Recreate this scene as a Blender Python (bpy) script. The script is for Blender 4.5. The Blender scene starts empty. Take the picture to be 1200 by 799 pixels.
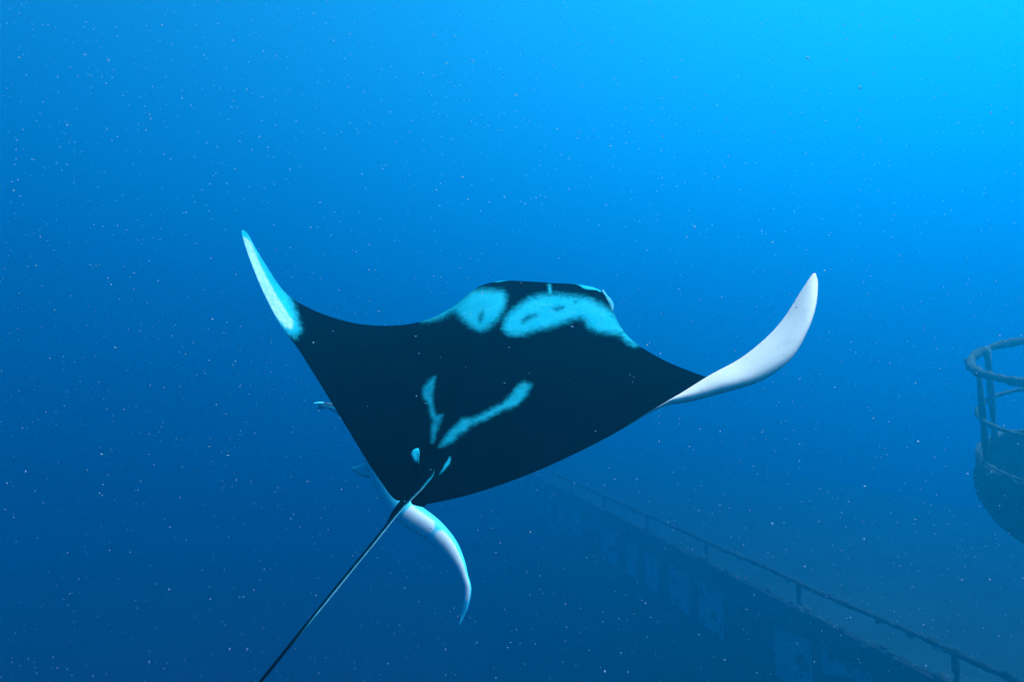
import bpy, bmesh, math, random
import numpy as np
from mathutils import Vector, Matrix

random.seed(7)
rng = np.random.default_rng(11)
C = bpy.context.scene.collection
sc = bpy.context.scene

# ------------------------------------------------------------------ camera
FPX = 715.0                       # focal length in pixels of the 1200 px wide photograph
CAM = Vector((0.0, 0.0, 16.0))    # 16 m above the sea floor
PITCH = math.radians(4.0)
cam_d = bpy.data.cameras.new('camera')
cam_d.sensor_width = 36.0
cam_d.lens = 36.0 * FPX / 1200.0
cam_d.clip_start = 0.05
cam_d.clip_end = 2000.0
cam = bpy.data.objects.new('camera', cam_d)
cam.location = CAM
cam.rotation_euler = (math.radians(90) + PITCH, 0, 0)
C.objects.link(cam)
sc.camera = cam

# ------------------------------------------------------------------ sky and sun
SUN_EL, SUN_AZ = math.radians(56), math.radians(82)      # azimuth clockwise from +Y
w = bpy.data.worlds.new('World'); sc.world = w; w.use_nodes = True
nt = w.node_tree; nt.nodes.clear()
sky = nt.nodes.new('ShaderNodeTexSky'); sky.sky_type = 'NISHITA'; sky.sun_disc = False
sky.air_density = 0.35; sky.ozone_density = 10.0; sky.dust_density = 0.0
sky.sun_elevation = SUN_EL; sky.sun_rotation = SUN_AZ
bg = nt.nodes.new('ShaderNodeBackground'); bg.inputs['Strength'].default_value = 0.05
wo = nt.nodes.new('ShaderNodeOutputWorld')
nt.links.new(sky.outputs[0], bg.inputs[0]); nt.links.new(bg.outputs[0], wo.inputs[0])

sun_d = bpy.data.lights.new('sun', 'SUN'); sun_d.energy = 5.0; sun_d.angle = math.radians(45)
sun_d.color = (1.0, 0.97, 0.82)
sun = bpy.data.objects.new('sun', sun_d); C.objects.link(sun)
to_sun = Vector((math.sin(SUN_AZ)*math.cos(SUN_EL), math.cos(SUN_AZ)*math.cos(SUN_EL), math.sin(SUN_EL)))
sun.rotation_euler = to_sun.to_track_quat('Z', 'Y').to_euler()
sun.location = (0, 0, 60)

# ------------------------------------------------------------------ exposure, render
vs = sc.view_settings
vs.view_transform = 'Standard'; vs.look = 'None'; vs.gamma = 1.0; vs.use_curve_mapping = False
vs.exposure = 3.27
sc.cycles.volume_bounces = 3
sc.cycles.max_bounces = 8
sc.cycles.use_denoising = True

# the water: density per metre, what it scatters and what it lets through
SIGMA_S = (0.0, 0.0142, 0.0208)      # scattering per metre, red green blue
SIGMA_A = (0.080, 0.0540, 0.0320)          # absorption per metre
WATER_DENSITY = 0.20
WATER_SCATTER = tuple(s_/WATER_DENSITY for s_ in SIGMA_S)
WATER_PASS = tuple((1-a_/(WATER_DENSITY*(1-c_)))**2 for a_, c_ in zip(SIGMA_A, WATER_SCATTER))
WATER_G = 0.46
WATER_TOP = CAM.z + 21.0

# ------------------------------------------------------------------ helpers
cp, sp = math.cos(PITCH), math.sin(PITCH)
def cam2world(p):
    """camera frame (x right, y forward, z up) to world, arrays of shape (...,3)"""
    p = np.asarray(p, float)
    x, y, z = p[..., 0], p[..., 1], p[..., 2]
    return np.stack([x + CAM.x, y*cp - z*sp + CAM.y, y*sp + z*cp + CAM.z], -1)
def ray(px, py):
    return np.stack([(np.asarray(px, float)-600)/FPX, np.ones_like(np.asarray(px, float)), (400-np.asarray(py, float))/FPX], -1)
def at(px, py, d):
    """world point seen at that spot of the photograph, d metres in front of the camera"""
    return cam2world(ray(px, py) * np.asarray(d, float)[..., None])

def link_mesh(name, verts, faces, mat, parent=None, smooth=True, attrs=None):
    me = bpy.data.meshes.new(name)
    me.from_pydata([tuple(map(float, v)) for v in verts], [], faces)
    if smooth: me.polygons.foreach_set('use_smooth', [True]*len(me.polygons))
    for k, a in (attrs or {}).items():
        at_ = me.attributes.new(k, 'FLOAT', 'POINT'); at_.data.foreach_set('value', np.asarray(a, np.float32))
    me.materials.append(mat); me.update()
    o = bpy.data.objects.new(name, me); C.objects.link(o)
    if parent is not None:
        o.parent = parent
        o.matrix_parent_inverse = parent.matrix_world.inverted()
    return o
def empty(name, loc):
    o = bpy.data.objects.new(name, None); o.empty_display_size = 0.2; C.objects.link(o)
    o.location = loc
    o.matrix_world = Matrix.Translation(Vector(loc))
    return o
def tag(o, label, cat, group=None):
    o['label'] = label; o['category'] = cat
    if group: o['group'] = group
def catmull(P, n):
    """n points per span through control points P (k,m), centripetal-ish uniform Catmull-Rom; returns dense points and parameter"""
    P = np.asarray(P, float)
    Q = np.vstack([2*P[0]-P[1], P, 2*P[-1]-P[-2]])
    out = []
    for i in range(len(P)-1):
        p0, p1, p2, p3 = Q[i:i+4]
        t = np.linspace(0, 1, n, endpoint=False)[:, None]
        out.append(0.5*((2*p1)+(-p0+p2)*t+(2*p0-5*p1+4*p2-p3)*t*t+(-p0+3*p1-3*p2+p3)*t**3))
    return np.vstack(out + [P[-1:]])
def tube(path, radii, seg=12, caps=True):
    """verts, faces of a tube along path (n,3); radii (n,) or (n,2)"""
    path = np.asarray(path, float); n = len(path)
    radii = np.asarray(radii, float)
    if radii.ndim == 0: radii = np.full(n, float(radii))
    if radii.ndim == 1: radii = np.stack([radii, radii], 1)
    tan = np.gradient(path, axis=0); tan /= np.linalg.norm(tan, axis=1)[:, None]
    up = np.array([0, 0, 1.0])
    if abs(tan[0] @ up) > .95: up = np.array([0, 1.0, 0])
    vs_, fs = [], []
    b = np.cross(tan[0], up); b /= np.linalg.norm(b)
    for i in range(n):
        b = b - tan[i]*(b @ tan[i]); b /= np.linalg.norm(b)
        c = np.cross(b, tan[i])
        for k in range(seg):
            a = 2*math.pi*k/seg
            vs_.append(path[i] + b*math.cos(a)*radii[i, 0] + c*math.sin(a)*radii[i, 1])
    for i in range(n-1):
        for k in range(seg):
            k2 = (k+1) % seg
            fs.append((i*seg+k, i*seg+k2, (i+1)*seg+k2, (i+1)*seg+k))
    if caps:
        fs.append(tuple(range(seg))[::-1]); fs.append(tuple((n-1)*seg+k for k in range(seg)))
    return vs_, fs
def sdf_poly(P, poly):
    """signed distance, positive inside; P (n,2), poly list of (x,y)"""
    poly = np.asarray(poly, float); n = len(poly)
    d = np.full(len(P), 1e9); inside = np.zeros(len(P), bool)
    for i in range(n):
        a, b = poly[i], poly[(i+1) % n]
        e = b-a; v = P-a
        t = np.clip((v@e)/max(e@e, 1e-9), 0, 1)
        d = np.minimum(d, np.linalg.norm(v-t[:, None]*e, axis=1))
        c = ((a[1] > P[:, 1]) != (b[1] > P[:, 1]))
        with np.errstate(divide='ignore', invalid='ignore'):
            xi = (b[0]-a[0])*(P[:, 1]-a[1])/(b[1]-a[1])+a[0]
        inside ^= c & (P[:, 0] < xi)
    return np.where(inside, d, -d)
def sstep(a, b, x):
    t = np.clip((x-a)/(b-a), 0, 1); return t*t*(3-2*t)

# ------------------------------------------------------------------ materials
def new_mat(name):
    m = bpy.data.materials.new(name); m.use_nodes = True
    return m, m.node_tree.nodes, m.node_tree.links, m.node_tree.nodes['Principled BSDF']
def noise(N, L, scale, detail=4, rough=.55, dist=0.0, coord='Object'):
    tc = N.new('ShaderNodeTexCoord'); n = N.new('ShaderNodeTexNoise')
    n.inputs['Scale'].default_value = scale; n.inputs['Detail'].default_value = detail
    n.inputs['Roughness'].default_value = rough; n.inputs['Distortion'].default_value = dist
    L.new(tc.outputs[coord], n.inputs['Vector'])
    return n.outputs['Fac']
def math_n(N, L, op, a, b=None, clamp=False):
    m = N.new('ShaderNodeMath'); m.operation = op; m.use_clamp = clamp
    for i, v in enumerate((a, b)):
        if v is None: continue
        if isinstance(v, (int, float)): m.inputs[i].default_value = v
        else: L.new(v, m.inputs[i])
    return m.outputs[0]
def mixc(N, L, f, a, b):
    m = N.new('ShaderNodeMix'); m.data_type = 'RGBA'
    if isinstance(f, (int, float)): m.inputs[0].default_value = f
    else: L.new(f, m.inputs[0])
    for i, v in ((6, a), (7, b)):
        if isinstance(v, tuple): m.inputs[i].default_value = (*v, 1)
        else: L.new(v, m.inputs[i])
    return m.outputs[2]
def maprange(N, L, v, a, b, c=0.0, d=1.0):
    m = N.new('ShaderNodeMapRange'); m.interpolation_type = 'SMOOTHSTEP'
    L.new(v, m.inputs[0])
    for i, x in enumerate((a, b, c, d)): m.inputs[i+1].default_value = x
    return m.outputs[0]
def attr(N, name):
    a = N.new('ShaderNodeAttribute'); a.attribute_name = name; return a.outputs['Fac']
def bump(N, L, B, h, strength=.3, dist=.02):
    b = N.new('ShaderNodeBump'); b.inputs['Strength'].default_value = strength; b.inputs['Distance'].default_value = dist
    L.new(h, b.inputs['Height']); L.new(b.outputs[0], B.inputs['Normal'])

DARK = (0.0004, 0.0006, 0.0028)
PALE = (0.015, 0.39, 0.42)      # shoulder and back markings, with the water's cyan cast painted in
WHITE = (0.98, 0.80, 0.63)
def skin_material():
    m, N, L, B = new_mat('manta_skin')
    n1 = noise(N, L, 34, 6, .68); n2 = noise(N, L, 7, 4, .6); n3 = noise(N, L, 90, 3, .6)
    jit = math_n(N, L, 'MULTIPLY', math_n(N, L, 'SUBTRACT', n1, .5), 1.7)
    p = maprange(N, L, math_n(N, L, 'ADD', attr(N, 'pale'), jit), -.85, .9)
    wv = maprange(N, L, math_n(N, L, 'ADD', attr(N, 'white'), math_n(N, L, 'MULTIPLY', jit, .4)), -.4, .5)
    dark = mixc(N, L, maprange(N, L, n2, .35, .75), DARK, (0.0008, 0.0022, 0.0065))
    dark = mixc(N, L, maprange(N, L, n3, .62, .8), dark, (0.002, 0.009, 0.018))
    pale = mixc(N, L, maprange(N, L, n2, .3, .7), PALE, (0.006, 0.33, 0.37))
    pale = mixc(N, L, maprange(N, L, n1, .58, .78), pale, (0.008, 0.27, 0.31))
    pale = mixc(N, L, maprange(N, L, noise(N, L, 14, 5, .7, 1.5), .56, .74, 0, .7), pale, (0.10, 0.50, 0.50))
    whitec = mixc(N, L, maprange(N, L, n2, .35, .75), WHITE, (0.90, 0.73, 0.59))
    whitec = mixc(N, L, maprange(N, L, n1, .52, .74, 0, .45), whitec, (0.62, 0.57, 0.53))
    col = mixc(N, L, wv, mixc(N, L, p, dark, pale), whitec)
    L.new(col, B.inputs['Base Color'])
    B.inputs['Roughness'].default_value = .62
    B.inputs['Specular IOR Level'].default_value = .0
    bump(N, L, B, n3, .15, .004)
    return m
SKIN = skin_material()
def remora_material():
    m, N, L, B = new_mat('remora_skin')
    n1 = noise(N, L, 18, 4, .6)
    jit = math_n(N, L, 'MULTIPLY', math_n(N, L, 'SUBTRACT', n1, .5), .5)
    wv = maprange(N, L, math_n(N, L, 'ADD', attr(N, 'white'), jit), -.4, .4)
    dk = maprange(N, L, math_n(N, L, 'ADD', attr(N, 'dark'), jit), -.4, .4)
    c = mixc(N, L, wv, (0.06, 0.80, 0.84), (0.95, 0.92, 0.80))
    c = mixc(N, L, dk, c, (0.03, 0.10, 0.14))
    L.new(c, B.inputs['Base Color']); B.inputs['Roughness'].default_value = .5
    B.inputs['Specular IOR Level'].default_value = .2
    return m
REMORA = remora_material()
def crust_material(name, a, b, c, scale=1.2, bstr=.6, bd=.08):
    """painted steel overgrown with algae, sponge and silt"""
    m, N, L, B = new_mat(name)
    n1 = noise(N, L, scale, 6, .62); n2 = noise(N, L, scale*5, 5, .6); n3 = noise(N, L, scale*.35, 3, .5)
    col = mixc(N, L, maprange(N, L, n1, .38, .64), a, b)
    col = mixc(N, L, maprange(N, L, n2, .54, .72), col, c)
    col = mixc(N, L, maprange(N, L, n3, .45, .7, 0, .6), col, a)
    L.new(col, B.inputs['Base Color']); B.inputs['Roughness'].default_value = .9
    B.inputs['Specular IOR Level'].default_value = .1
    bump(N, L, B, math_n(N, L, 'ADD', n1, n2), bstr, bd)
    return m
M_PANEL = crust_material('overgrown_plate', (.60, .76, .60), (.78, .90, .74), (.28, .40, .30))
M_FRAME = crust_material('dark_steel', (.014, .016, .014), (.03, .033, .028), (.05, .055, .04))
M_RAIL = crust_material('encrusted_pipe', (.03, .04, .03), (.06, .075, .05), (.12, .14, .09), 4)
M_DECK = crust_material('silted_deck', (.010, .055, .045), (.016, .078, .062), (.006, .036, .03), .35)
M_HULL = crust_material('rusted_hull', (.012, .013, .012), (.022, .022, .02), (.035, .035, .03), .6)
M_TUB = crust_material('overgrown_tub', (.02, .045, .035), (.10, .19, .14), (.012, .03, .022), .9)
M_HOOP = crust_material('overgrown_hoop', (.04, .08, .06), (.08, .13, .10), (.025, .05, .035), 4)
M_GROWTH = crust_material('sponge_growth', (.03, .07, .05), (.10, .16, .11), (.015, .03, .025), 3)
M_SAND = crust_material('sand', (.07, .075, .06), (.10, .10, .075), (.05, .055, .045), .15, .4, .2)

# ------------------------------------------------------------------ sea floor and water body
HALF = 120.0
def seabed():
    n = 90
    xs = np.linspace(-HALF, HALF, n); ys = np.linspace(-60, 180, n)
    V = []
    for y in ys:
        for x in xs:
            z = .5*math.sin(x*.11+1.3)*math.cos(y*.09) + .25*math.sin(x*.31+y*.23)
            V.append((x, y, z))
    F = [(j*n+i, j*n+i+1, (j+1)*n+i+1, (j+1)*n+i) for j in range(n-1) for i in range(n-1)]
    o = link_mesh('seabed', V, F, M_SAND)
    o['kind'] = 'structure'
seabed()
def water_body():
    x, y0, y1, z0, z1 = HALF+2, -62, 182, -2.0, WATER_TOP
    V = [(-x, y0, z0), (x, y0, z0), (x, y1, z0), (-x, y1, z0), (-x, y0, z1), (x, y0, z1), (x, y1, z1), (-x, y1, z1)]
    F = [(0, 3, 2, 1), (4, 5, 6, 7), (0, 1, 5, 4), (1, 2, 6, 5), (2, 3, 7, 6), (3, 0, 4, 7)]
    m = bpy.data.materials.new('sea_water'); m.use_nodes = True
    N, L = m.node_tree.nodes, m.node_tree.links; N.clear()
    out = N.new('ShaderNodeOutputMaterial'); v = N.new('ShaderNodeVolumePrincipled')
    v.inputs['Color'].default_value = (*WATER_SCATTER, 1)
    v.inputs['Absorption Color'].default_value = (*WATER_PASS, 1)
    v.inputs['Density'].default_value = WATER_DENSITY
    v.inputs['Anisotropy'].default_value = WATER_G
    L.new(v.outputs[0], out.inputs['Volume'])
    o = link_mesh('haze', V, F, m, smooth=False)
    o['kind'] = 'stuff'; o['label'] = 'clear blue sea water that fades far things to blue'
    return o
water_body()

# ------------------------------------------------------------------ shipwreck
def ship():
    K = 0.72                                            # size of the ship's fittings against the drawing units below
    p0 = Vector(at(1115, 766, 18.0*K)); p1 = Vector(at(815, 623, 31.5*K))
    RAIL_H = 1.05
    ax = (p1-p0); ax.z = 0; ax.normalize()
    rt = Vector((ax.y, -ax.x, 0))                       # inboard, towards the deck
    base = Vector((p0.x, p0.y, p0.z-RAIL_H*K))
    root = empty('shipwreck', (base.x, base.y, 0))
    tag(root, 'sunken ship side with pipe railing along its deck edge and paler wall plates below', 'shipwreck')
    def P(t, u, z): return base + (ax*t + rt*u + Vector((0, 0, z)))*K
    def box(name, t0, t1, u0, u1, z0, z1, mat, bev=.02, sub=1, wob=0.0, parent=root):
        bm = bmesh.new()
        nt_ = max(1, int((t1-t0)/sub)) if sub else 1
        for i in range(nt_+1):
            t = t0+(t1-t0)*i/nt_
            for (u, z) in ((u0, z0), (u1, z0), (u1, z1), (u0, z1)):
                q = P(t, u, z)
                if wob: q += Vector((random.gauss(0, wob), random.gauss(0, wob), random.gauss(0, wob)))
                bm.verts.new(q)
        bm.verts.ensure_lookup_table(); vv = bm.verts
        for i in range(nt_):
            for k in range(4):
                bm.faces.new((vv[i*4+k], vv[i*4+(k+1) % 4], vv[i*4+4+(k+1) % 4], vv[i*4+4+k]))
        bm.faces.new([vv[k] for k in (0, 3, 2, 1)]); bm.faces.new([vv[nt_*4+k] for k in range(4)])
        bmesh.ops.recalc_face_normals(bm, faces=bm.faces)
        me = bpy.data.meshes.new(name); bm.to_mesh(me); bm.free(); me.materials.append(mat)
        o = bpy.data.objects.new(name, me); C.objects.link(o)
        o.parent = parent; o.matrix_parent_inverse = parent.matrix_world.inverted()
        return o
    T0, T1 = -14, 72
    box('deck', T0, T1, .32, 26, -.30, -.02, M_DECK, sub=1.5, wob=.012)
    box('deck_edge', T0, T1, 0, .30, -.95, .05, M_FRAME, sub=1.2, wob=.02)
    box('hull', T0, T1, .55, 26, (-base.z-.3)/K, -3.55, M_HULL, sub=3)
    # wall below the deck edge: plates between dark frames, some plates gone
    k = 0; t = T0
    while t < T1-1:
        wdt = 3.2+random.uniform(-.5, .5)
        gone = k in (7, 13)
        if not gone:
            box('wall_plate', t+.28, t+wdt-.02, .42+random.uniform(-.03, .03), .50, -3.40+random.uniform(-.08, .05), -.98, M_PANEL, sub=.5, wob=.035)
        box('frame', t, t+.24+(.5 if k % 3 == 1 else 0), .12, .40, -3.45, -.98, M_FRAME, sub=0, wob=.02)
        t += wdt; k += 1
    box('rubbing_strake', T0, T1, .20, .54, -3.72, -3.5, M_HULL, sub=1.2, wob=.02)
    box('inner_bulkhead', T0, T1, 2.4, 2.5, -3.53, -.32, M_HULL, sub=3)
    # railing
    tt = np.linspace(T0, T1, 330)
    path = [P(t, .15, RAIL_H) + Vector((0, 0, .02*math.sin(t*.9)+.004*random.gauss(0, 1))) for t in tt]
    v, f = tube(path, .060+.016*rng.standard_normal(len(path)).clip(-1, 2), 8)
    link_mesh('handrail', v, f, M_RAIL, root)
    st = [-12.5, -6.3, 0.0, 6.6, 13.2, 19.6, 26.2, 33.0, 39.6, 46.2, 52.8, 59.4, 66]
    for s in st:
        pth = [P(s+.02*random.gauss(0, 1), .15, z) for z in np.linspace(.04, RAIL_H, 7)]
        v, f = tube(pth, .068+.012*rng.standard_normal(7), 8)
        link_mesh('stanchion', v, f, M_RAIL, root)
    # bent davit arm hanging outside the wall plates
    a = np.linspace(0, math.pi, 18)
    pth = [P(3.2-1.9*math.cos(q), -.25, -2.3+.95*math.sin(q)) for q in a]
    pth = [P(1.3, -.25, -3.4)] + pth + [P(5.1, -.25, -3.4)]
    v, f = tube(pth, .10, 8)
    link_mesh('davit_arm', v, f, M_FRAME, root)
    # sponges and weed clinging to rail, deck edge and wall
    V, F = [], []
    def clump(c, r):
        bm = bmesh.new(); bmesh.ops.create_icosphere(bm, subdivisions=1, radius=1.0)
        o_ = len(V); sx, sy, sz = (r*random.uniform(.6, 1.5) for _ in range(3))
        for q in bm.verts:
            j = random.uniform(.7, 1.3); V.append(c + Vector((q.co.x*sx*j, q.co.y*sy*j, q.co.z*sz*j)))
        for fc in bm.faces: F.append(tuple(o_+q.index for q in fc.verts))
        bm.free()
    for _ in range(260): clump(P(random.uniform(T0, 40), .15+random.gauss(0, .05), RAIL_H+random.gauss(0, .04)), random.uniform(.03, .085))
    for _ in range(420): clump(P(random.uniform(T0, 40), random.uniform(-.03, .3), random.choice((.05, .0, -.95, -.5))+random.gauss(0, .05)), random.uniform(.04, .13))
    for _ in range(230): clump(P(random.uniform(T0, 40), .40, random.uniform(-3.5, -.95)), random.uniform(.04, .15))
    g = link_mesh('marine_growth', V, F, M_GROWTH, root, True); g['kind'] = 'stuff'
    return base, ax, rt
ship_base, ship_ax, ship_rt = ship()

# ------------------------------------------------------------------ lookout tub on a leaning mast
def lookout():
    D = 11.0
    c = Vector(at(1255, 421, D)); R = 95/FPX*D
    tilt = math.radians(19)
    hz = Vector((CAM.x-c.x, CAM.y-c.y, 0)).normalized()
    axis = (hz*math.sin(tilt) + Vector((0, 0, math.cos(tilt)))).normalized()
    ux = Vector((1, 0, 0)); ux = (ux-axis*ux.dot(axis)).normalized(); uy = axis.cross(ux)
    foot = Vector((c.x+1.9, c.y+1.6, ship_base.z-.03))
    root = empty('lookout_basket', foot)
    tag(root, 'round mast-top lookout basket with hoop rails above a solid overgrown tub', 'lookout basket')
    def P(a, r, h): return c + ux*math.cos(a)*r + uy*math.sin(a)*r + axis*h
    m2 = R/95        # metres for one pixel of the photograph at this distance
    hoops = ((0, 1.0, 5.2), (-66*m2, .97, 2.8), (-124*m2, .97, 3.0))
    for h, k, th in hoops:
        aa = np.linspace(0, 2*math.pi, 121)[:-1]
        pts = np.array([P(a, R*k+.006*math.sin(a*9)+.004*random.gauss(0, 1), h+.012*math.sin(a*4+1)+.004*random.gauss(0, 1)) for a in aa])
        seg = 8; V = []; F = []
        for i, a in enumerate(aa):
            rr = th*m2*(1+.14*random.gauss(0, 1)+.12*math.sin(a*13+h*7))
            rad = Vector(pts[i])-(c+axis*h); rad.normalize()
            for q in range(seg):
                b = 2*math.pi*q/seg
                V.append(Vector(pts[i])+rad*math.cos(b)*rr+axis*math.sin(b)*rr)
        n = len(aa)
        for i in range(n):
            for q in range(seg):
                F.append((i*seg+q, i*seg+(q+1) % seg, ((i+1) % n)*seg+(q+1) % seg, ((i+1) % n)*seg+q))
        link_mesh('hoop_rail', V, F, M_HOOP, root)
    for a in np.radians([205, 247, 292, 337, 22, 67, 112, 160]):
        pth = [P(a, R*.95, h) for h in np.linspace(-132*m2, 2*m2, 8)]
        v, f = tube(pth, 3.6*m2*(1+.12*rng.standard_normal(8)), 8)
        link_mesh('upright', v, f, M_TUB, root)
    for a0, a1 in ((222, 250), (300, 275)):
        pth = [P(math.radians(a0+(a1-a0)*s), R*.93, (-70-45*s)*m2) for s in np.linspace(0, 1, 6)]
        v, f = tube(pth, 3.2*m2, 8); link_mesh('brace', v, f, M_TUB, root)
    # tub: lathe with wall thickness, open at the top
    prof = [(1.03, -122), (1.07, -140), (1.07, -162), (1.03, -182), (.93, -204), (.76, -220), (.48, -231), (.0, -234)]
    inner = [(.0, -226), (.46, -223), (.72, -213), (.88, -198), (.98, -179), (1.02, -161), (1.02, -140), (.99, -122)]
    pr = prof + inner
    seg = 64; V = []; F = []
    for (r, h) in pr:
        for k in range(seg):
            a = 2*math.pi*k/seg
            j = 1+.015*math.sin(a*5+h)+.016*random.gauss(0, 1)
            V.append(P(a, max(r*R*j, .002), h*m2+.02*random.gauss(0, 1)))
    n = len(pr)
    for i in range(n):
        i2 = (i+1) % n
        for k in range(seg):
            F.append((i*seg+k, i*seg+(k+1) % seg, i2*seg+(k+1) % seg, i2*seg+k))
    link_mesh('tub', V, F, M_TUB, root)
    # ribs on the tub
    for a in np.radians([200, 225, 250, 275, 300, 325]):
        pth = [P(a, R*(r+.01), h*m2) for r, h in prof[:7]]
        v, f = tube(pth, 3.0*m2, 6); link_mesh('rib', v, f, M_FRAME, root)
    b = c + axis*(-226*m2)
    pth = [b.lerp(foot, s) + Vector((.25*math.sin(s*3), 0, 0)) for s in np.linspace(0, 1, 14)]
    pth[-1] = foot
    v, f = tube(pth, np.linspace(.30, .42, 14), 14); link_mesh('mast', v, f, M_TUB, root)
lookout()

# ------------------------------------------------------------------ manta ray
N_DORSAL = np.array([-.14, -.62, .78]); N_DORSAL /= np.linalg.norm(N_DORSAL)
P0 = 3.2*ray(585, 470)
def plane_d(px, py, off=0.0):
    r = ray(px, py)
    return (N_DORSAL@P0 + off)/(r@N_DORSAL)
# leading edge, trailing edge in photograph pixels with depth in metres (None: on the body plane)
ST = [
 ((283.5, 269.5, 3.70), (282.8, 270.5, 3.70), None),
 ((290, 274, 3.74), (284, 277, 3.68), None),
 ((300, 292, 3.82), (291, 299, 3.66), None),
 ((316, 318, 3.94), (303, 330, 3.64), None),
 ((332, 341, 4.04), (318, 362, 3.66), None),
 ((350, 355, 4.10), (331, 384, 3.71), None),
 ((380, 369, 4.12), (351, 412, 3.78), None),
 ((420, 380, None), (378, 455, None), None),
 ((465, 382, None), (405, 499, None), None),
 ((503, 375, None), (428, 537, None), None),
 ((535, 359, None), (446, 564, None), None),
 ((562, 339, None), (461, 584, None), None),
 ((590, 332.5, None), (472, 587, None), None),
 ((620, 333.5, None), (482, 587, None), None),
 ((650, 335, None), (490, 589, None), None),
 ((680, 336, None), (498, 591, None), None),
 ((704, 342, None), (516, 588, None), None),
 ((717, 363, None), (550, 580, None), None),
 ((729, 386, None), (588, 568, None), None),
 ((747, 404, None), (632, 551, None), None),
 ((775, 421, None), (680, 529, None), None),
 ((800, 432, 3.17), (722, 507, None), None),
 ((824, 441, 3.07), (757, 485, 2.88), None),
 ((846, 447, 2.97), (795, 463, 2.87), (806, 467, 2.84)),
 ((868, 448, 2.88), (830, 441, 2.86), (846, 456, 2.785)),
 ((896, 441, 2.82), (868, 420, 2.87), (886, 441, 2.765)),
 ((927, 418, 2.80), (899, 395, 2.90), (918, 417, 2.775)),
 ((946, 387, 2.84), (920, 371, 2.94), (938, 385, 2.835)),
 ((955.5, 360, 2.91), (939, 341, 2.995), (950, 356, 2.91)),
 ((958.5, 334, 2.99), (951, 323, 3.03), None),
 ((956, 321, 3.04), (955, 320.5, 3.04), None),
]
def cam_pt(q):
    px, py, d = q
    if d is None: d = float(plane_d(px, py))
    return ray(px, py)*d
def manta():
    LE = np.array([cam_pt(s[0]) for s in ST]); TE = np.array([cam_pt(s[1]) for s in ST])
    MD = np.array([cam_pt(s[2]) if s[2] else .5*(LE[i]+TE[i]) for i, s in enumerate(ST)])
    NS = 16
    LEd, TEd, MDd = catmull(LE, NS), catmull(TE, NS), catmull(MD, NS)
    NU = len(LEd); NV = 150
    v = .5-.5*np.cos(np.linspace(0, math.pi, NV))
    l0 = (1-v)*(1-2*v); l1 = 4*v*(1-v); l2 = v*(2*v-1)
    S = LEd[:, None, :]*l0[None, :, None] + MDd[:, None, :]*l1[None, :, None] + TEd[:, None, :]*l2[None, :, None]
    # lateral distance from the midline (station 13.4)
    mid = S[:, NV//2]
    ds = np.linalg.norm(np.diff(mid, axis=0), axis=1); arc = np.concatenate([[0], np.cumsum(ds)])
    imid = int(13.0*NS); s = arc-arc[imid]
    du = np.gradient(S, axis=0); dv = np.gradient(S, axis=1)
    nn = np.cross(du, dv); ln = np.linalg.norm(nn, axis=2, keepdims=True); nn = nn/np.maximum(ln, 1e-9)
    # near the edges of the grid the derivative can vanish: take the neighbour's
    nn[0] = nn[3]; nn[1] = nn[3]; nn[2] = nn[3]; nn[-1] = nn[-4]; nn[-2] = nn[-4]; nn[-3] = nn[-4]
    if nn[imid, NV//2] @ N_DORSAL < 0: nn = -nn
    for _ in range(6):
        nn[1:-1] = (nn[:-2]+2*nn[1:-1]+nn[2:])/4
    nn /= np.linalg.norm(nn, axis=2, keepdims=True)
    half = np.where(s < 0, -s.min(), s.max())
    f = np.clip(1-np.abs(s)/half, 0, 1)
    body = np.exp(-(s/.33)**2)
    wing = np.exp(-(s/.85)**2)
    prof = 2.5*v**.5*(1-v)**.9
    profw = (4*v*(1-v))**.6
    edge = np.minimum(1, np.minimum(f*14, 1))**.5
    top = (.085*body + .035*wing)[:, None]*prof + ((.006+.012*f)*edge)[:, None]*profw
    bot = (.16*body + .05*wing)[:, None]*prof + ((.006+.012*f)*edge)[:, None]*profw
    # faint ridge of the spine and muscles
    ridge = .018*np.exp(-(s/.07)**2)[:, None]*np.exp(-((v-.62)/.28)**2)[None, :]
    D = S + nn*(top+ridge)[..., None]
    Vn = S - nn*bot[..., None]
    nv = NU*NV
    verts = [D.reshape(-1, 3), Vn.reshape(-1, 3)]
    faces = []
    ii, jj = np.meshgrid(np.arange(NU-1), np.arange(NV-1), indexing='ij')
    a = (ii*NV+jj).ravel(); b = a+1; c = a+NV+1; d = a+NV
    q1 = np.stack([a, d, c, b], 1); q2 = np.stack([a, b, c, d], 1)+nv
    # patterns, measured on the back of the animal
    px = 600+FPX*D[..., 0]/D[..., 1]; py = 400-FPX*D[..., 2]/D[..., 1]
    PX = np.stack([px.ravel(), py.ravel()], 1)
    z2 = lambda pts: [(480+x/3.993, 310+y/3.993) for x, y in pts]
    z4 = lambda pts: [(360+x/3.993, 420+y/3.993) for x, y in pts]
    z1 = lambda pts: [(260+x/3.993, 250+y/3.993) for x, y in pts]
    pale = np.full(nv, -1.0)
    def add(poly, soft, cap=1.0):
        nonlocal pale
        pale = np.maximum(pale, np.clip(sdf_poly(PX, poly)/soft-(.18 if cap < 1 else 0), -1, cap))
    def cut(poly, soft, k=1.0):
        nonlocal pale
        pale = np.minimum(pale, np.clip(-sdf_poly(PX, poly)/soft, -1, 1)*k+(1-k))
    add(z2([(60, 262), (100, 252), (130, 232), (195, 196), (230, 165), (290, 126), (350, 120), (435, 128), (452, 160), (438, 215), (412, 255), (370, 292), (330, 312), (290, 292), (250, 257), (215, 222), (190, 224), (150, 247), (100, 260)]), 7.5)
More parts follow.
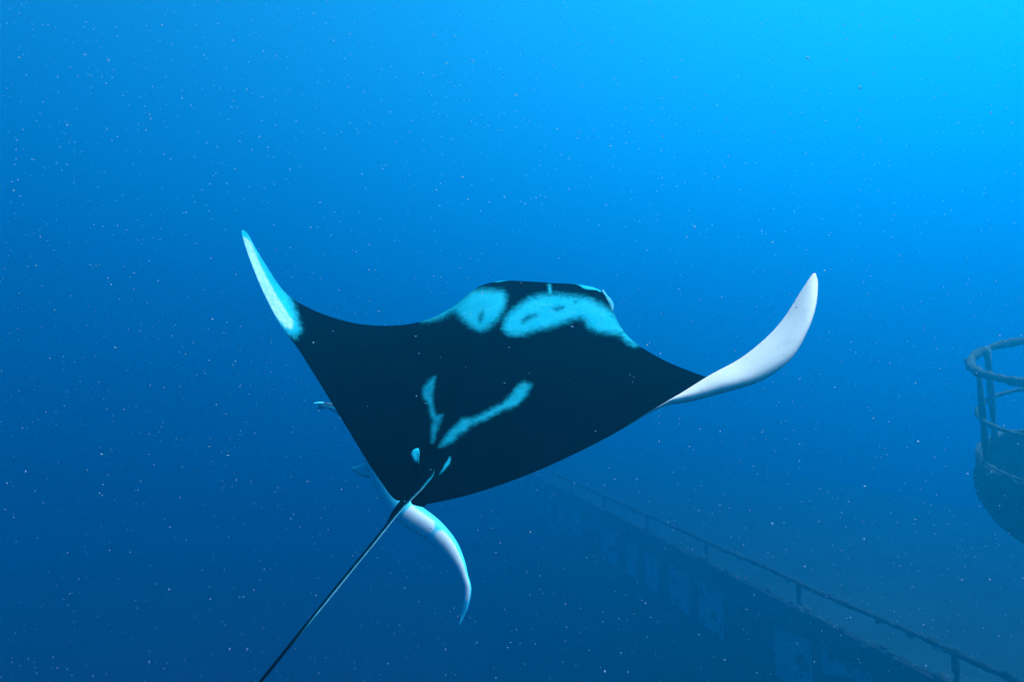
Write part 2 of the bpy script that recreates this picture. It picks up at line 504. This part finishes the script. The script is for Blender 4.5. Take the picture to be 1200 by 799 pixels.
    add(z2([(438, 300), (445, 260), (470, 225), (520, 190), (560, 160), (620, 146), (680, 143), (760, 150), (830, 160), (880, 182), (920, 205), (960, 235), (990, 285), (1010, 318), (1068, 378), (1050, 384), (1010, 352), (985, 325), (940, 322), (880, 312), (840, 297), (825, 265), (800, 250), (750, 260), (700, 280), (640, 297), (580, 312), (520, 327), (470, 330)]), 7.5)
    for pl in ([(515, 262), (545, 240), (595, 230), (600, 242), (560, 262), (530, 280)], [(660, 212), (690, 196), (722, 196), (722, 208), (690, 222)], [(765, 174), (795, 164), (798, 172), (775, 182)], [(318, 245), (345, 205), (352, 240), (330, 285)]):
        cut(z2(pl), 4.0, .7)
    add(z2([(648, 98), (660, 98), (664, 140), (654, 140)]), 3)
    add(z4([(540, 150), (565, 110), (598, 86), (592, 140), (584, 180), (592, 230), (602, 268), (632, 266), (617, 310), (602, 360), (584, 392), (580, 350), (590, 300), (578, 270), (570, 215), (545, 188)]), 6.0, .25)
    add(z4([(618, 412), (650, 360), (690, 320), (730, 283), (790, 278), (850, 243), (910, 213), (950, 178), (985, 128), (1020, 112), (1050, 125), (1022, 180), (982, 217), (900, 252), (820, 292), (765, 317), (720, 352), (680, 387), (640, 408)]), 6.5, .35)
    add(z4([(618, 545), (648, 492), (668, 460), (674, 470), (664, 496), (636, 530)]), 1.6)
    # pale lip along the front of the head
    u_idx = np.repeat(np.arange(NU)/NS, NV); vv = np.tile(v, NU)
    lip = ((u_idx > 11.6) & (u_idx < 16.1))
    lipw = .012 + .030*np.exp(-((u_idx-12.0)/.3)**2) + .035*np.exp(-((u_idx-15.5)/.4)**2)
    pale = np.where(lip, np.maximum(pale, np.clip((lipw-vv)/.008, -1, 1)), pale)
    # left wing tip: pale, with a streak of caught light painted whiter
    tip = z1([(95, 60), (150, 105), (200, 210), (255, 305), (315, 385), (345, 470), (368, 545), (345, 578), (310, 565), (270, 535), (200, 440), (140, 320), (90, 200), (60, 95)])
    add(tip, 8)
    whit = np.clip(sdf_poly(PX, z1([(105, 120), (130, 140), (178, 255), (225, 345), (272, 425), (325, 508), (326, 538), (300, 530), (252, 470), (203, 375), (155, 270), (122, 190)]))/8, -1, 1)
    # only the back carries the markings; keep them off the folded right wing tip
    right_tip = u_idx > 22.0
    pale = np.where(right_tip, -1, pale)
    whit = np.where(u_idx > 12, -1, np.minimum(whit, -.08))
    pale_v = np.full(nv, 1.0); white_v = np.full(nv, 1.0)
    # the belly: white wings, smoky band along the trailing edge of the inner wing
    edgev = (vv < .012) & (u_idx > 4) & (u_idx < 22)
    white_v = np.where(edgev, -1, white_v); pale_v = np.where(edgev, np.where(lip, 1, -1), pale_v)
    # tail
    tp = [(519, 541, -.02), (508, 553, -.05), (494, 571, -.06), (470, 596, -.07), (440, 633, -.07), (400, 682, -.07), (352, 741, -.07), (305, 799, -.06), (262, 852, -.05), (225, 900, -.05)]
    base_d = [2.93, 2.85, 2.77, 2.68, 2.53, 2.37, 2.20, 2.06, 1.95, 1.87]
    path = catmull(np.array([ray(p[0], p[1])*dd for p, dd in zip(tp, base_d)]), 14)
    n = len(path); tpar = np.linspace(0, 1, n)
    rad = np.interp(tpar, [0, .1, .2, .32, .5, .75, 1], [.012, .015, .0105, .0082, .0072, .0056, .004])
    tv, tf = tube(path, rad, 14)
    tv = np.array(tv); tpx = 600+FPX*tv[:, 0]/tv[:, 1]; tpy = 400-FPX*tv[:, 2]/tv[:, 1]
    cxy = np.repeat(path, 14, axis=0); cx = 600+FPX*cxy[:, 0]/cxy[:, 1]; cy = 400-FPX*cxy[:, 2]/cxy[:, 1]
    # lit side of the tail, painted as a pale stripe along one flank
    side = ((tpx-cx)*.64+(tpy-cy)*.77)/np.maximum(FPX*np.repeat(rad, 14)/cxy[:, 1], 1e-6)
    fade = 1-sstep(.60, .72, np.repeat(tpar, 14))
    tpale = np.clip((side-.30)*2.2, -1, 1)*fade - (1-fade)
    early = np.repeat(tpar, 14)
    tpale = np.maximum(tpale, np.clip((.10-early)/.02, -1, 1))  # highlight at the tail root, painted pale all round
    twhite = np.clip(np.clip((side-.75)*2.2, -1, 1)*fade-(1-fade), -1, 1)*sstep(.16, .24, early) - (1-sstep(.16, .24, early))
    off = 2*nv
    tfaces = [tuple(i+off for i in f) for f in tf]
    allv = cam2world(np.vstack([D.reshape(-1, 3), Vn.reshape(-1, 3), tv]))
    faces = [tuple(map(int, r)) for r in q1] + [tuple(map(int, r)) for r in q2] + tfaces
    base = cam2world(S[imid, NV//2])
    root = empty('manta_ray', base)
    tag(root, 'black manta ray with pale shoulder patches, white wing tips and long whip tail', 'manta ray')
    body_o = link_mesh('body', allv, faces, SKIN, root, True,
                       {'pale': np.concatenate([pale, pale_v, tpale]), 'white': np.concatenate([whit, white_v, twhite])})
    # weld the two sheets along their shared rim
    bm = bmesh.new(); bm.from_mesh(body_o.data)
    bmesh.ops.remove_doubles(bm, verts=bm.verts, dist=2e-4)
    bm.to_mesh(body_o.data); bm.free()

    hx = cam_pt((640, 336, None))-cam_pt((490, 589, None)); fwd = hx/np.linalg.norm(hx)
    lat = np.cross(fwd, N_DORSAL); lat /= np.linalg.norm(lat)
    # cephalic fins: furled lobes that drop from the corners of the head
    def lobe(cpx, cpy, side, lab):
        o0 = cam_pt((cpx, cpy, None))
        nl, nw = 26, 14; V = []; pal = []
        for i in range(nl):
            t = i/(nl-1)
            ctr = o0 + fwd*(.02+.13*t) - N_DORSAL*(.015+.20*t*t+.05*t) + lat*side*(.015+.015*math.sin(t*3))
            wid = .085*(math.sin(math.pi*min(1, .18+.82*t)))**.6+.004
            for j in range(nw):
                a = 2*math.pi*j/nw
                V.append(ctr + fwd*math.cos(a)*wid*.75 - N_DORSAL*math.cos(a)*wid*.3 + lat*side*(math.sin(a)*.020+.04*math.cos(a)**2*t))
        F = [(i*nw+j, i*nw+(j+1) % nw, (i+1)*nw+(j+1) % nw, (i+1)*nw+j) for i in range(nl-1) for j in range(nw)]
        F += [tuple(range(nw))[::-1], tuple((nl-1)*nw+j for j in range(nw))]
        return link_mesh('cephalic_fin', cam2world(np.array(V)), F, SKIN, root, True, {'pale': np.ones(len(V)), 'white': -np.ones(len(V))+.55})
    lobe(582, 340, -1, ''); right_lobe = lobe(697, 353, 1, '')
    # eyes on the flanks of the head
    for (ex, ey, sd) in ((563, 350, -1), (716, 368, 1)):
        e = cam_pt((ex, ey, None)) - N_DORSAL*.03 + lat*sd*.004
        bm = bmesh.new(); bmesh.ops.create_uvsphere(bm, u_segments=16, v_segments=10, radius=.022)
        V = [np.array(vtx.co)+e for vtx in bm.verts]; F = [tuple(x.index for x in fc.verts) for fc in bm.faces]; bm.free()
        link_mesh('eye', cam2world(np.array(V)), F, M_EYE, root)
    # dorsal fin at the root of the tail: swept triangular blade
    def blade(name, pts, depth_off, thick, palev, whitev=-1.0, parent=root):
        """fin outline in photograph pixels, set at depth_off metres above the back"""
        P3 = []
        for (x, y, o) in pts:
            P3.append(ray(x, y)*float(plane_d(x, y, o)))
        P3 = np.array(P3); cen = P3.mean(0)
        nrm = np.cross(P3[1]-P3[0], P3[-1]-P3[0]); nrm /= np.linalg.norm(nrm)
        # dense outline
        Q = catmull(np.vstack([P3, P3[:1]]), 6)[:-1]; m = len(Q); V = []; rings = 5; pal = []
        for r in range(rings):
            k = 1-r/rings
            for q in Q: V.append(cen+(q-cen)*k + nrm*thick*math.sqrt(max(0, 1-k*k)))
        top_c = len(V); V.append(cen+nrm*thick)
        lo = len(V)
        for r in range(1, rings):
            k = 1-r/rings
            for q in Q: V.append(cen+(q-cen)*k - nrm*thick*math.sqrt(max(0, 1-k*k)))
        bot_c = len(V); V.append(cen-nrm*thick)
        F = []
        for r in range(rings-1):
            for i in range(m):
                F.append((r*m+i, r*m+(i+1) % m, (r+1)*m+(i+1) % m, (r+1)*m+i))
        for i in range(m): F.append(((rings-1)*m+i, (rings-1)*m+(i+1) % m, top_c))
        def lw(r, i): return i if r == 0 else lo+(r-1)*m+i
        for r in range(rings-1):
            for i in range(m):
                F.append((lw(r, i), lw(r+1, i), lw(r+1, (i+1) % m), lw(r, (i+1) % m)))
        for i in range(m): F.append((lw(rings-1, i), bot_c, lw(rings-1, (i+1) % m)))
        V = np.array(V)
        ypx = 400-FPX*V[:, 2]/V[:, 1]
        pa = palev(ypx) if callable(palev) else np.full(len(V), palev)
        return link_mesh(name, cam2world(V), F, SKIN, parent, True, {'pale': pa, 'white': np.full(len(V), whitev)})
    blade('fin_edge', [(706, 339, -.01), (711.5, 346, .0), (716.5, 352, .0), (719, 358, .0), (718, 365, -.01), (714, 368, -.02), (710.5, 360, -.02), (707.5, 350, -.02)], 0, .014, 1.0, -.25, right_lobe)
    o = blade('dorsal_fin', [(481.5, 532, .12), (484, 527.5, .125), (490, 525.5, .12), (491.8, 531, .11), (491, 539, .09), (492, 549, .06), (492, 558, .04), (488, 557, .04), (486, 547, .07), (484, 539, .10)], 0, .009, lambda y: np.clip((541-y)/4, -1, 1))
    o = blade('pelvic_fin', [(476, 584, .05), (471, 585, .05), (465, 592, .05), (459, 601, .05), (454, 611, .05), (451, 620, .05), (457, 613, .05), (467, 601, .05)], 0, .008, -1.0)
    o = blade('pelvic_fin', [(482, 586, .0), (492, 586, .0), (500, 589, .0), (497, 594, .0), (488, 593, .0), (482, 590, .0)], 0, .006, -1.0)
m_, N_, L_, B_ = new_mat('manta_eye'); B_.inputs['Base Color'].default_value = (.01, .01, .012, 1); B_.inputs['Roughness'].default_value = .15
M_EYE = m_
manta()

# ------------------------------------------------------------------ remoras
def remora(name, cl, label, fin_pts, fin_d, white_fn, dark_fn, group, flat=.75):
    """cl: (px, py, depth, half width px) from snout to tail fin"""
    A = catmull(np.array([(*(ray(p[0], p[1])*p[2]), p[3]/FPX*p[2]) for p in cl]), 10)
    path, hw = A[:, :3], np.maximum(A[:, 3], .0015)
    n = len(path); seg = 18
    tan = np.gradient(path, axis=0); tan /= np.linalg.norm(tan, axis=1)[:, None]
    V = []; 
    for i in range(n):
        view = path[i]/np.linalg.norm(path[i])
        b = np.cross(tan[i], view); b /= np.linalg.norm(b); cc = np.cross(b, tan[i])
        t = i/(n-1)
        th = hw[i]*flat*(1 if t < .82 else max(.12, 1-(t-.82)*6))
        for k in range(seg):
            a = 2*math.pi*k/seg
            V.append(path[i]+b*math.cos(a)*hw[i]+cc*math.sin(a)*th)
    F = [(i*seg+k, i*seg+(k+1) % seg, (i+1)*seg+(k+1) % seg, (i+1)*seg+k) for i in range(n-1) for k in range(seg)]
    F += [tuple(range(seg))[::-1], tuple((n-1)*seg+k for k in range(seg))]
    tt = np.repeat(np.linspace(0, 1, n), seg); aa = np.tile(2*math.pi*np.arange(seg)/seg, n)
    root = empty(name, cam2world(path[n//2]))
    tag(root, label, 'remora', group)
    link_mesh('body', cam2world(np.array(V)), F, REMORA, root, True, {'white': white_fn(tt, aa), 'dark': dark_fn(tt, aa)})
    for fp, fd, nm in zip(fin_pts, fin_d, ('pectoral_fin', 'tail_fin')):
        P3 = np.array([ray(x, y)*(fd+o) for x, y, o in fp]); cen = P3.mean(0)
        Q = catmull(np.vstack([P3, P3[:1]]), 5)[:-1]; m = len(Q)
        nr = np.cross(P3[1]-P3[0], P3[2]-P3[0]); nr /= np.linalg.norm(nr)
        VV = list(Q) + [cen+(q-cen)*.6+nr*.006 for q in Q] + [cen+(q-cen)*.6-nr*.006 for q in Q] + [cen+nr*.008, cen-nr*.008]
        FF = []
        for i in range(m):
            j = (i+1) % m
            FF += [(i, j, m+j, m+i), (m+i, m+j, 3*m), (i, 2*m+i, 2*m+j, j), (2*m+i, 3*m+1, 2*m+j)]
        link_mesh(nm, cam2world(np.array(VV)), FF, REMORA, root, True, {'white': np.full(len(VV), -.6), 'dark': np.full(len(VV), -1.0 if nm == 'pectoral_fin' else -.1)})
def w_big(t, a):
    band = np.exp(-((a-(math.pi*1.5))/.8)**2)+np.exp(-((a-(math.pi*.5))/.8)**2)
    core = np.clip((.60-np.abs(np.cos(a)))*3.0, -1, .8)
    return np.where((t > .40) & (t < .84), core, -1.0) - 1.1*np.exp(-((t-.515)/.012)**2)  # narrow dip in the white paints the shadow of the manta's tail
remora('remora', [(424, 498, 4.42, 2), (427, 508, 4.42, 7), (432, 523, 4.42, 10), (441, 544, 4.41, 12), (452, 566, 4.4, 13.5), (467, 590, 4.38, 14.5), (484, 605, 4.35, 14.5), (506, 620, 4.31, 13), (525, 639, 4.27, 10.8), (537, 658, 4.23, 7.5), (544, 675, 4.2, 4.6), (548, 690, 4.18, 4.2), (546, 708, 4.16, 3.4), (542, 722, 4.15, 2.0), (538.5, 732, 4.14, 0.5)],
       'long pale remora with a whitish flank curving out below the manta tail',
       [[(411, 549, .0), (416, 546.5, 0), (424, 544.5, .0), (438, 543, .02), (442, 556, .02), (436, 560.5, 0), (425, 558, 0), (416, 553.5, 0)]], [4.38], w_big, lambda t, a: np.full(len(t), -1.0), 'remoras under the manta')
remora('remora', [(470, 500, 4.30, 2), (460, 498, 4.30, 8), (440, 493, 4.30, 11), (420, 487, 4.30, 9), (403, 482, 4.30, 7), (391, 477.5, 4.30, 4.8), (381, 475, 4.30, 3.2), (374, 474, 4.30, 2.2)],
       'small grey remora tail poking out beyond the black left wing edge', 
       [[(440, 500, 0), (432, 506, 0), (424, 512, 0), (430, 503, 0)], [(382, 472.5, 0), (376, 471, 0), (367, 472.5, 0), (371, 474, 0), (376, 476, 0), (372, 479, 0), (380, 479, 0)]], [4.30, 4.30],
       lambda t, a: np.full(len(t), -.5), lambda t, a: np.where(np.cos(a) < -.1, .4, -.8), 'remoras under the manta')

# ------------------------------------------------------------------ suspended particles
def marine_snow():
    ico_v = np.array([(1, 0, 0), (-1, 0, 0), (0, 1, 0), (0, -1, 0), (0, 0, 1), (0, 0, -1)], float)
    ico_f = np.array([(0, 2, 4), (2, 1, 4), (1, 3, 4), (3, 0, 4), (2, 0, 5), (1, 2, 5), (3, 1, 5), (0, 3, 5)])
    n = 42000
    P = np.stack([rng.uniform(-8, 8, n), rng.uniform(-2, 8.5, n), rng.uniform(-6, 6, n)], 1)
    dist = np.linalg.norm(P, axis=1); P = P[dist > 1.0]; n = len(P)
    r = .0016*np.exp(rng.normal(0, .45, n)).clip(.4, 2.1)*np.clip(np.linalg.norm(P, axis=1)/2.6, .45, 1.6)
    st = np.exp(rng.normal(0, .35, (n, 3)))
    V = (ico_v[None]*(1+.25*rng.standard_normal((n, 6, 1)))*r[:, None, None]*st[:, None, :] + P[:, None, :]).reshape(-1, 3) + np.array(CAM)
    F = (ico_f[None]+6*np.arange(n)[:, None, None]).reshape(-1, 3)
    me = bpy.data.meshes.new('marine_snow')
    me.vertices.add(len(V)); me.vertices.foreach_set('co', V.astype(np.float32).ravel())
    me.loops.add(F.size); me.loops.foreach_set('vertex_index', F.astype(np.int32).ravel())
    me.polygons.add(len(F)); me.polygons.foreach_set('loop_start', np.arange(0, F.size, 3, dtype=np.int32))
    me.polygons.foreach_set('loop_total', np.full(len(F), 3, np.int32))
    me.update(calc_edges=True); me.validate()
    m, N, L, B = new_mat('drifting_particle'); B.inputs['Base Color'].default_value = (.40, .55, .60, 1); B.inputs['Roughness'].default_value = .8
    tr = N.new('ShaderNodeBsdfTranslucent'); tr.inputs[0].default_value = (.60, .74, .80, 1)
    mx = N.new('ShaderNodeMixShader'); mx.inputs[0].default_value = .5
    L.new(B.outputs[0], mx.inputs[1]); L.new(tr.outputs[0], mx.inputs[2])
    L.new(mx.outputs[0], N['Material Output'].inputs['Surface'])
    me.materials.append(m)
    o = bpy.data.objects.new('marine_snow', me); C.objects.link(o)
    o['kind'] = 'stuff'; o['label'] = 'tiny pale specks of plankton drifting in the water'
marine_snow()
